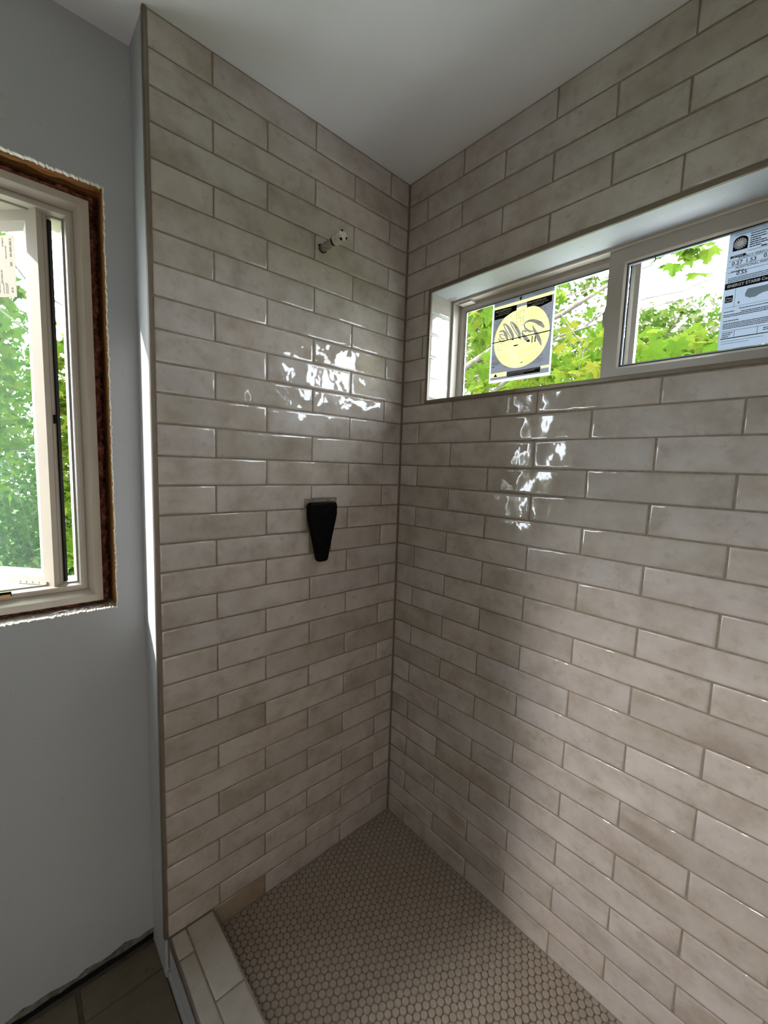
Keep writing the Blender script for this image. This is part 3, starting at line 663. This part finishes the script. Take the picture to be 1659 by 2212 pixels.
for x0, x1, y1, n in ((-.1035, -.050, .0690, 5), (-.103, -.058, .0520, 4), (-.103, -.064, .0340, 4), (-.103, -.066, .018, 3), (.0230, .0880, .0735, 7), (.0210, .0980, .0450, 2), (.0200, .0900, .0350, 5), (.0900, .0985, .0300, 6), (.0040, .0240, -.012, 5),
        (-.0640, -.0450, -.0080, 5), (.0035, .0940, -.0380, 5), (.0020, .0880, -.0600, 4), (-.1050, -.0260, -.0480, 4), (-.1050, -.0280, -.0640, 4), (-.100, -.070, -.072, 3), (.0180, .0960, -.0760, 6), (-.0550, -.0250, -.0800, 4), (.060, .098, -.001, 3), (.055, .098, -.014, 4)):
    for i in range(n): rect(g, x0, x1 - rr.random() * (x1 - x0) * .35, y1 - i * .0036 - .0008, y1 - i * .0036, d)
for xx in (-.0025, .0010): rect(g, xx, xx + .0005, -.098, -.040, d)
text_mesh(g, 'WARNING', -.0745, -.1130, .0056, d, .78)
g.build('fine_print', PINKS, sheet, fix=False)['kind'] = 'stuff'
t = MB(); d = .0015
text_mesh(t, 'Visit InstallPella.com', -.1000, .0955, .0092, d, .80, bold=.0002); text_mesh(t, 'Visite InstallPella.com', .0195, .0955, .0092, d, .80, bold=.0002)
for y_, x0, x1 in ((.0900, -.088, -.040), (.0845, -.100, -.045), (.0900, .035, .090), (.0860, .022, .075), (-.1130, -.038, .074), (-.1170, -.038, .060), (-.1215, -.038, .020)): bar_text(t, x0, x1, y_, .0017, d, rr, .35)
t.build('white_lettering', PWHITE, sheet, fix=False)['kind'] = 'stuff'

# ------------------------------------------------------------------ the energy rating label on the sliding sash
ML = Matrix(((0, 0, -1, .1225), (-1, 0, 0, -.9246), (0, 1, 0, 1.7230), (0, 0, 0, 1)))
lab = empty('rating_label'); lab.matrix_world = ML
tag(lab, 'pale blue grey energy rating label stuck on the sliding sash glass', 'label')
b = MB(); P = []
for cx, cy, a0 in ((.208, .004, -90), (.208, .2515, 0), (.004, .2515, 90), (.004, .004, 180)): P += [(cx + .004 * math.cos(math.radians(a0 + q)), cy + .004 * math.sin(math.radians(a0 + q))) for q in (0, 30, 60, 90)]
n = len(P); b.add([(x, y, 0) for x, y in P] + [(x, y, -.0005) for x, y in P], [tuple(range(n))] + [(i, (i + 1) % n, n + (i + 1) % n, n + i) for i in range(n)]); b.build('paper', LPAPER, lab)
k = MB(); d = .0004; rr = random.Random(4)
def arc_arch(m, x, y, w_, h):
    pts = [(x, y), (x + w_, y)] + [(x + w_ / 2 + w_ / 2 * math.cos(a), y + h - w_ * .45 + w_ * .45 * math.sin(a)) for a in np.linspace(0, math.pi, 12)]; poly(m, pts, d)
arc_arch(k, .0085, .2150, .026, .0300)
rect(k, .006, .033, .2005, .2055, d); rect(k, .002, .212, .1330, .1470, d); rect(k, .0045, .0185, .1042, .1190, d)
k.build('dark_print', LBAR, lab, fix=False)
wv = MB(); d = .0008
cx, cy = .0210, .2290
for i in range(16):
    a = i * math.pi / 8; ca, sa = math.cos(a), math.sin(a); q = .0008
    poly(wv, [(cx + ca * .0052 - sa * q, cy + sa * .0052 + ca * q), (cx + ca * .0052 + sa * q, cy + sa * .0052 - ca * q), (cx + ca * .0115 + sa * .0013, cy + sa * .0115 - ca * .0013), (cx + ca * .0115 - sa * .0013, cy + sa * .0115 + ca * .0013)], d)
poly(wv, [(cx + .0056 * math.cos(a), cy + .0056 * math.sin(a)) for a in np.linspace(0, 6.283, 21)[:-1]], d)
text_mesh(wv, 'ENERGY STAR\u00ae Certified in Highlighted Regions', .006, .1372, .0088, d, .92, bold=.0002); text_mesh(wv, 'CERTIFIED', .0085, .2014, .0042, d, 1.0)
stroke(wv, [(.0060, .1105), (.0090, .1145), (.0120, .1120), (.0150, .1135), (.0172, .1090)], [.0008, .0012, .0014, .0012, .0006], d); rect(wv, .0055, .0175, .1070, .1082, d)
wv.build('white_print', LWHITE, lab, fix=False)['kind'] = 'stuff'
k = MB(); d = .0005
text_mesh(k, 'ENERGY PERFORMANCE RATINGS', .0205, .1965, .0075, d, .95, bold=.0001); text_mesh(k, 'ADDITIONAL PERFORMANCE RATINGS', .0170, .1755, .0072, d, .92, bold=.0001)
text_mesh(k, '0.27', .0095, .1845, .0118, d, .95, bold=.0002); text_mesh(k, '1.53', .0335, .1840, .0118, d, .95, bold=.0002); text_mesh(k, '0.2', .0640, .1855, .0118, d, .95, bold=.0002); text_mesh(k, '0.55', .0200, .1610, .0118, d, .95, bold=.0002)
for y_ in (.2085, .1945, .1815, .1690): rect(k, .036 if y_ > .2 else .004, .210, y_, y_ + .0008, d)
for i, y_ in enumerate((.2430, .2380, .2330, .2285, .2240, .2195, .2150)): bar_text(k, .0380, .0380 + (.034, .026, .028, .018, .028, .032, .020)[i], y_, .0022, d, rr, .3)
bar_text(k, .058, .10, .2105, .0028, d, rr); bar_text(k, .010, .034, .1700, .0018, d, rr)
for y_ in (.2475, .2500): bar_text(k, .010, .200, y_, .0010, d, rr, .3)
for y_ in (.1550, .1515, .1480): bar_text(k, .006, .208, y_ + .001, .0016, d, rr, .3)
rect(k, .022, .0226, .0930, .1330, d); rect(k, .005, .210, .0925, .0931, d)
for y_, x0, x1 in ((.0860, .032, .20), (.0825, .005, .024), (.0790, .036, .20), (.0755, .005, .20), (.0720, .005, .20), (.0620, .006, .034), (.0560, .006, .20), (.0525, .006, .20), (.0490, .006, .20), (.0455, .006, .20), (.0350, .006, .026), (.0310, .006, .022), (.0270, .006, .018), (.0340, .078, .13), (.0300, .078, .13)): bar_text(k, x0, x1, y_, .0018, d, rr, .35)
rect(k, .004, .210, .0395, .0403, d); rect(k, .004, .210, .0228, .0248, d); rect(k, .028, .0288, .0235, .0400, d); rect(k, .068, .0688, .0235, .0400, d)
bar_text(k, .006, .080, .0170, .0009, d, rr, .2); bar_text(k, .006, .055, .0120, .0009, d, rr, .2)
k.build('small_print', LINK, lab, fix=False)['kind'] = 'stuff'
mp = MB(); pts = [(.0395, .1160), (.0420, .1230), (.0440, .1262), (.0700, .1262), (.0900, .1270), (.1150, .1262), (.1230, .1210), (.1180, .1120), (.1060, .1060), (.0900, .1080), (.0780, .1120), (.0700, .1110), (.0620, .1080), (.0580, .1045), (.0530, .1060), (.0480, .1050), (.0450, .1085), (.0405, .1100)]
poly(mp, pts[::-1], .0006); poly(mp, [(.0300 + .0020 * math.cos(a), .1000 + .0028 * math.sin(a)) for a in np.linspace(0, 6.283, 11)[:-1]], .0006); mp.build('region_map', LGREY, lab, fix=False)

# ------------------------------------------------------------------ valve cover and capped shower pipe
vc = empty('valve_cover', (-.3600, -.004, 1.20)); tag(vc, 'black tapered cover over the shower valve on the tiled wall', 'valve cover')
out = [(-.0205, -.0835), (-.0185, -.0885), (-.012, -.0915), (.012, -.0915), (.0185, -.0880), (.0215, -.0800), (.0270, -.0520), (.0380, -.0020), (.0495, .0450), (.0535, .0640), (.0535, .0935), (.0515, .1010), (.0460, .1045), (-.0460, .1045), (-.0530, .1010), (-.0555, .0930), (-.0555, .0640), (-.0520, .0450), (-.0390, -.0020), (-.0270, -.0520)]
b = MB(); n = len(out); vs = []
rings = [(0, .004), (.0, .016), (.0018, .0195), (.0050, .0210), (.012, .0215)]
for ins, dp in rings: vs += [(q[0], -dp, q[1]) for q in (inset_poly(out, ins) if ins else [Vector(p) for p in out])]
b.add(vs, [(k * n + i, k * n + (i + 1) % n, (k + 1) * n + (i + 1) % n, (k + 1) * n + i) for k in range(len(rings) - 1) for i in range(n)] + [tuple(range((len(rings) - 1) * n, len(rings) * n))])
b.build('cover', MBLACK, vc, True)
rr = random.Random(2)
for cx, cz, nn in ((.008, .080, 7), (.010, .030, 3), (.012, -.050, 6)):
    m_ = MB()
    for i in range(nn):
        p = Vector((cx + rr.uniform(-.014, .014), -.0217, cz + rr.uniform(-.012, .012))); q = p + Vector((rr.uniform(-.010, .010), 0, rr.uniform(-.005, .005))); m_.tube([p, (p + q) / 2 + Vector((0, 0, .0015)), q], .00035, 4)
    m_.build('scuff_mark', MSCUFF, vc)['kind'] = 'stuff'
b = MB(); b.tube([(.005, -.0005, .086), (.005, .006, .086)], .060, 20); 
boxobj('valve_hole', [((NX0 + .0015, .0055, 1.13), (NX1 - .0015, .0080, NZ - .001))], MDARK, wall_back)
boxobj('mortar_bit', [((-.380, .001, 1.308), (-.335, .006, 1.3125)), ((-.326, .0, 1.307), (-.300, .0055, 1.3145))], MPIPE, wall_back)
pp = empty('capped_pipe', (-.3680, 0, 2.0910)); tag(pp, 'white capped water pipe sticking out high on the tiled wall', 'pipe')
b = MB(); b.tube([(0, .006, 0), (0, -.030, 0), (0, -.072, 0)], .0110, 16); b.build('pipe', MPIPE, pp, True)
b = MB(); b.tube([(0, -.060 - i * .0022, 0) for i in range(6)], [.0125, .0118, .0125, .0118, .0125, .0118], 16); b.build('thread', MDARK, pp, True)
b = MB(); b.tube([(0, -.0700, 0), (0, -.0715, 0), (0, -.0800, 0), (0, -.0945, 0), (0, -.1000, 0)], [.0150, .0172, .0166, .0160, .0150], 16); b.build('cap', MPVC, pp, True)
hx = MB(); hx.tube([(0, -.0985, 0), (0, -.1060, 0), (0, -.1075, 0)], [.0150, .0150, .0138], 8); hx.build('cap_end', MPVC, pp)
for a in (-.35, 1.9, 4.2):
    m_ = MB(); ca, sa = math.cos(a), math.sin(a); c_ = Vector((ca * .0125, -.1078, sa * .0125)); t_ = Vector((-sa, 0, ca)) * .0038; r_ = Vector((ca, 0, sa)) * .0024; y_ = Vector((0, .0045, 0))
    vs = [c_ + t_ * s1 + r_ * s2 + y_ * s3 for s3 in (0, 1) for s1, s2 in ((-1, -1), (1, -1), (1, 1), (-1, 1))]
    m_.add(vs, [(0, 1, 2, 3), (4, 5, 6, 7), (0, 1, 5, 4), (1, 2, 6, 5), (2, 3, 7, 6), (3, 0, 4, 7)]); m_.build('slot', MDARK, pp)
b = MB(); n = 14; vs = []; rr = random.Random(8)
for i in range(n):
    a = 2 * math.pi * i / n; r_ = .0128 + rr.uniform(-.001, .0045); vs += [(math.cos(a) * .0105, -.0012, math.sin(a) * .0105), (math.cos(a) * r_, -.0006, math.sin(a) * r_)]
b.add(vs, [(2 * i, 2 * i + 1, 2 * ((i + 1) % n) + 1, 2 * ((i + 1) % n)) for i in range(n)]); b.build('shadow_gap_ring', MDARK, pp, fix=False)  # dark ring laid on the tile as the shadowed gap round the pipe

# ------------------------------------------------------------------ outdoors
struct(boxobj('ground', [((-20, 2.2, GZ - .1), (30, 30, GZ)), ((3.4, -25, GZ - .1), (30, 2.2, GZ))], MLAWN), 'green lawn outside the house')
struct(boxobj('bounce_ground', [((.25, -25, GZ - .1), (3.4, 2.2, GZ + .01)), ((-20, .46, GZ - .1), (.25, 2.2, GZ + .01))], MBOUNCE), 'unseen pale strip added outside to bounce daylight into the rooms')  # added as a reflector: lifts the ceiling and the slider's top reveal
half = [(0, -.02), (.13, -.13), (.33, -.16), (.27, -.03), (.49, .12), (.35, .17), (.40, .33), (.22, .29), (.13, .40), (.15, .53), (.0, .78)]
outl = half + [(-x, y) for x, y in half[-2:0:-1]]
def leaf_geo():
    vs = [(0, .12, .02)] + [(x, y, -.22 * abs(x) - .10 * max(0, y - .2) ** 2) for x, y in outl]; n = len(outl)
    return np.array(vs), [(0, 1 + i, 1 + (i + 1) % n) for i in range(n)]
LV, LF = leaf_geo()
SV = np.array([(0, 0, 0), (.30, .22, -.08), (.20, .55, -.06), (0, .9, -.12), (-.20, .55, -.06), (-.30, .22, -.08)]); SF = [(0, 1, 2), (0, 2, 3), (0, 3, 4), (0, 4, 5)]
def leaf_rot(n, droop=.6):
    out = np.empty((n, 3, 3))
    for i in range(n):
        M = Matrix.Rotation(random.uniform(0, 6.283), 3, 'Z') @ Matrix.Rotation(-random.gauss(droop, .45), 3, 'X') @ Matrix.Rotation(random.gauss(0, .5), 3, 'Y')
        out[i] = np.array(M)
    return out
def cloud(clusters):
    P = []
    for (cx, cy, cz, rx, ry, rz, n) in clusters:
        q = rng.normal(size=(n, 3)); q /= np.linalg.norm(q, axis=1)[:, None]; q *= rng.random((n, 1)) ** .45
        P.append(np.array([cx, cy, cz]) + q * np.array([rx, ry, rz]))
    return np.concatenate(P)
def foliage(name, pos, size, m, parent, V=SV, F=SF, droop=.6):
    n = len(pos); Rm = leaf_rot(n, droop); s = rng.uniform(.65, 1.2, n) * size
    v = np.einsum('nij,kj->nki', Rm, V) * s[:, None, None] + pos[:, None, :]; K = len(V)
    f = (np.array(F)[None] + (np.arange(n) * K)[:, None, None]).reshape(-1, 3)
    me = bpy.data.meshes.new(name); me.vertices.add(n * K); me.vertices.foreach_set('co', v.reshape(-1).astype(np.float32))
    me.loops.add(len(f) * 3); me.loops.foreach_set('vertex_index', f.reshape(-1).astype(np.int32)); me.polygons.add(len(f)); me.polygons.foreach_set('loop_start', (np.arange(len(f)) * 3).astype(np.int32))
    me.materials.append(m); me.update(calc_edges=True); o = link(name, me, parent); o['kind'] = 'stuff'; return o
def wiggle(p0, p1, n, amp, seed):
    rr = random.Random(seed); p0, p1 = Vector(p0), Vector(p1); out = []
    for i in range(n + 1):
        t = i / n; out.append(p0.lerp(p1, t) + Vector((rr.uniform(-amp, amp), rr.uniform(-amp, amp), rr.uniform(-amp, amp))) * (0 if i in (0,) else 1))
    return out
def branch(m, p0, p1, r0, r1, seed, amp=.04, n=6): 
    P = wiggle(p0, p1, n, amp, seed); m.tube(P, [r0 + (r1 - r0) * i / n for i in range(n + 1)], 7); return P
def tree(name, label, base, limbs, trunk_r, group=None):
    t = empty(name, base); tag(t, label, 'tree', group); B = Vector(base); mt = MB(); top = max(l[0][2] for l in limbs)
    mt.tube(wiggle((0, 0, -.05), (0, 0, top - B.z), 7, .05, 1), [trunk_r * (1 - .5 * i / 7) for i in range(8)], 10); mt.build('trunk', MBARK, t, True, fix=False)
    for i, (p0, p1, r0, r1) in enumerate(limbs):
        m_ = MB(); P = branch(m_, Vector(p0) - B, Vector(p1) - B, r0, r1, i + 20, .05); rr = random.Random(i)
        for j in range(8):
            s = P[rr.randrange(1, len(P))]; e = s + Vector((rr.uniform(-.5, .5), rr.uniform(-.6, .6), rr.uniform(-.25, .55))); branch(m_, s, e, r1 * .55, .003, i * 31 + j, .04, 4)
        m_.build('branch', MBARK, t, True, fix=False)
    return t, B
# the near maple: big leaves close to the slider
mp_, B = tree('maple_tree', 'broad-leaved maple with large bright leaves close outside the high slider', (2.55, 2.75, GZ),
    [((2.5, 2.7, 2.0), (1.75, -.10, 2.68), .042, .012), ((2.5, 2.7, 1.8), (1.5, .35, 2.12), .040, .010), ((2.5, 2.7, 2.5), (2.3, -.6, 3.3), .03, .008), ((2.5, 2.7, 1.6), (1.9, -.7, 2.05), .04, .01), ((2.2, 1.7, 2.3), (2.0, .1, 2.75), .012, .004), ((2.2, 1.7, 2.2), (1.9, -.3, 2.5), .012, .004), ((2.3, 1.0, 2.4), (2.2, -.6, 2.75), .010, .003)], .13)
big = cloud([(1.35, .45, 2.02, .30, .45, .22, 70), (1.55, .00, 2.05, .30, .45, .24, 78), (1.9, .35, 2.22, .35, .60, .20, 40), (1.35, .62, 2.42, .20, .16, .16, 24), (1.45, .25, 2.55, .20, .18, .10, 20), (1.3, -.42, 2.02, .25, .35, .14, 34), (1.55, -.50, 2.56, .07, .08, .17, 14), (1.5, -.1, 2.40, .15, .10, .10, 6)])
lmes = []
for q in range(3):
    V = LV.copy(); V[:, 2] += .05 * np.sin(V[:, 0] * 7 + q) + .04 * np.cos(V[:, 1] * 6 + q * 2); me = bpy.data.meshes.new('leaf'); me.from_pydata(V.tolist(), [], LF); me.materials.append(MLEAF); me.update(); lmes.append(me)
RR = leaf_rot(len(big), .75)
for p, r_ in zip(big, RR):
    o = link('leaf', lmes[random.randrange(3)], mp_); M = (Matrix(r_.tolist()).to_4x4()) @ Matrix.Scale(random.uniform(.085, .14), 4); M.translation = Vector(p) - B; o.matrix_basis = M
foliage('foliage', cloud([(2.6, .9, 2.45, .7, 1.1, .34, 560), (2.8, -.6, 2.25, .6, 1.0, .30, 420), (3.2, 2.4, 3.2, 1.2, .9, 1.0, 900), (2.4, 1.3, 3.0, .5, .6, .30, 130), (2.6, -.1, 3.15, .3, .25, .2, 40)]) - np.array(B), .13, MLEAF, mp_, LV, LF, .7)
# trees farther out beyond the slider
t2_, B = tree('lime_tree', 'mid green tree filling the lower view behind the near maple', (6.5, 1.9, GZ), [((6.5, 1.9, 2.2), (6.1, .6, 3.9), .06, .015), ((6.5, 1.9, 2.0), (6.6, 3.2, 3.8), .06, .015), ((6.5, 1.9, 2.6), (6.3, 1.7, 4.6), .05, .012)], .14)
foliage('foliage', cloud([(6.3, 2.8, 3.4, 1.0, 1.3, 1.0, 2000), (6.2, .9, 3.25, .9, 1.1, .75, 1500), (6.6, 4.4, 3.8, .9, 1.1, 1.4, 1300), (6.5, 1.6, 1.8, 1.3, 1.8, .8, 800), (6.4, 2.2, 4.6, .7, .8, .4, 220)]) - np.array(B), .12, MLEAF2, t2_, LV, LF, .6)
t3_, B = tree('birch_tree', 'thin pale tree with sparse small leaves fading into the bright sky', (8.8, -.6, GZ), [((8.8, -.6, 2.2), (8.6, .9, 4.9), .03, .006), ((8.8, -.6, 2.0), (8.7, -1.6, 4.6), .03, .006), ((8.8, -.6, 2.6), (8.6, 1.4, 5.0), .03, .006)], .09)
foliage('foliage', cloud([(8.7, .2, 3.9, .8, 1.0, .9, 1300), (8.7, -1.2, 3.6, .7, .9, .9, 900), (8.7, 1.2, 4.4, .7, .6, .6, 260), (8.7, .9, 3.5, .7, .8, .6, 700)]) - np.array(B), .085, MLEAF4, t3_)
# trees and shrubs seen past the casement
t4_, B = tree('ash_tree', 'tree with thin dark limbs seen through the gap beside the casement', (.45, 3.5, GZ), [((.45, 3.5, 1.6), (-1.2, 3.4, 2.6), .025, .007), ((.45, 3.5, 1.9), (-1.1, 3.5, 3.0), .02, .006), ((.45, 3.5, 1.2), (-1.1, 3.6, 1.5), .02, .006), ((.45, 3.5, 2.2), (-.8, 3.4, 3.3), .018, .005)], .10)
foliage('foliage', cloud([(-.70, 3.3, 2.35, .35, .3, .22, 70), (-1.35, 3.6, 2.8, .42, .4, .95, 700), (-1.5, 3.7, 1.9, .6, .4, .8, 700), (-1.15, 4.2, 2.2, .3, .3, 1.2, 260), (-.65, 3.5, 1.95, .3, .3, .15, 90), (-.66, 3.6, 1.2, .22, .25, .85, 300), (-.66, 3.4, 1.8, .14, .2, .6, 110)]) - np.array(B), .12, MLEAF, t4_, LV, LF, .6)
def shrub(name, label, base, clusters, size, m, seed, group=None):
    t = empty(name, base); tag(t, label, 'shrub', group); B = np.array(base); rr = random.Random(seed); m_ = MB()
    for i in range(9): branch(m_, (0, 0, 0), (rr.uniform(-.8, .8), rr.uniform(-.3, .3), rr.uniform(1.2, 2.4)), .016, .004, seed * 10 + i, .05)
    m_.build('stems', MBARK, t, True, fix=False); foliage('foliage', cloud(clusters) - B, size, m, t); return t
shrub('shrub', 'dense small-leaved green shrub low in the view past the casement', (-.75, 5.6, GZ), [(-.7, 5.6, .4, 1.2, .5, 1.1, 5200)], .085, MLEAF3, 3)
shrub('shrub', 'taller pale flowering shrub behind the dense low shrub past the casement', (-1.2, 7.2, GZ), [(-1.0, 7.2, 1.2, 2.2, .6, 1.8, 5200)], .10, MLEAF4, 4)
t5_, B = tree('oak_tree', 'big dark tree at the back of the garden beyond the casement shrubs', (-1.6, 10.5, GZ), [((-1.6, 10.5, 1.6), (-.4, 10.2, 3.4), .08, .02), ((-1.6, 10.5, 2.0), (-2.6, 10.4, 4.0), .08, .02)], .2)
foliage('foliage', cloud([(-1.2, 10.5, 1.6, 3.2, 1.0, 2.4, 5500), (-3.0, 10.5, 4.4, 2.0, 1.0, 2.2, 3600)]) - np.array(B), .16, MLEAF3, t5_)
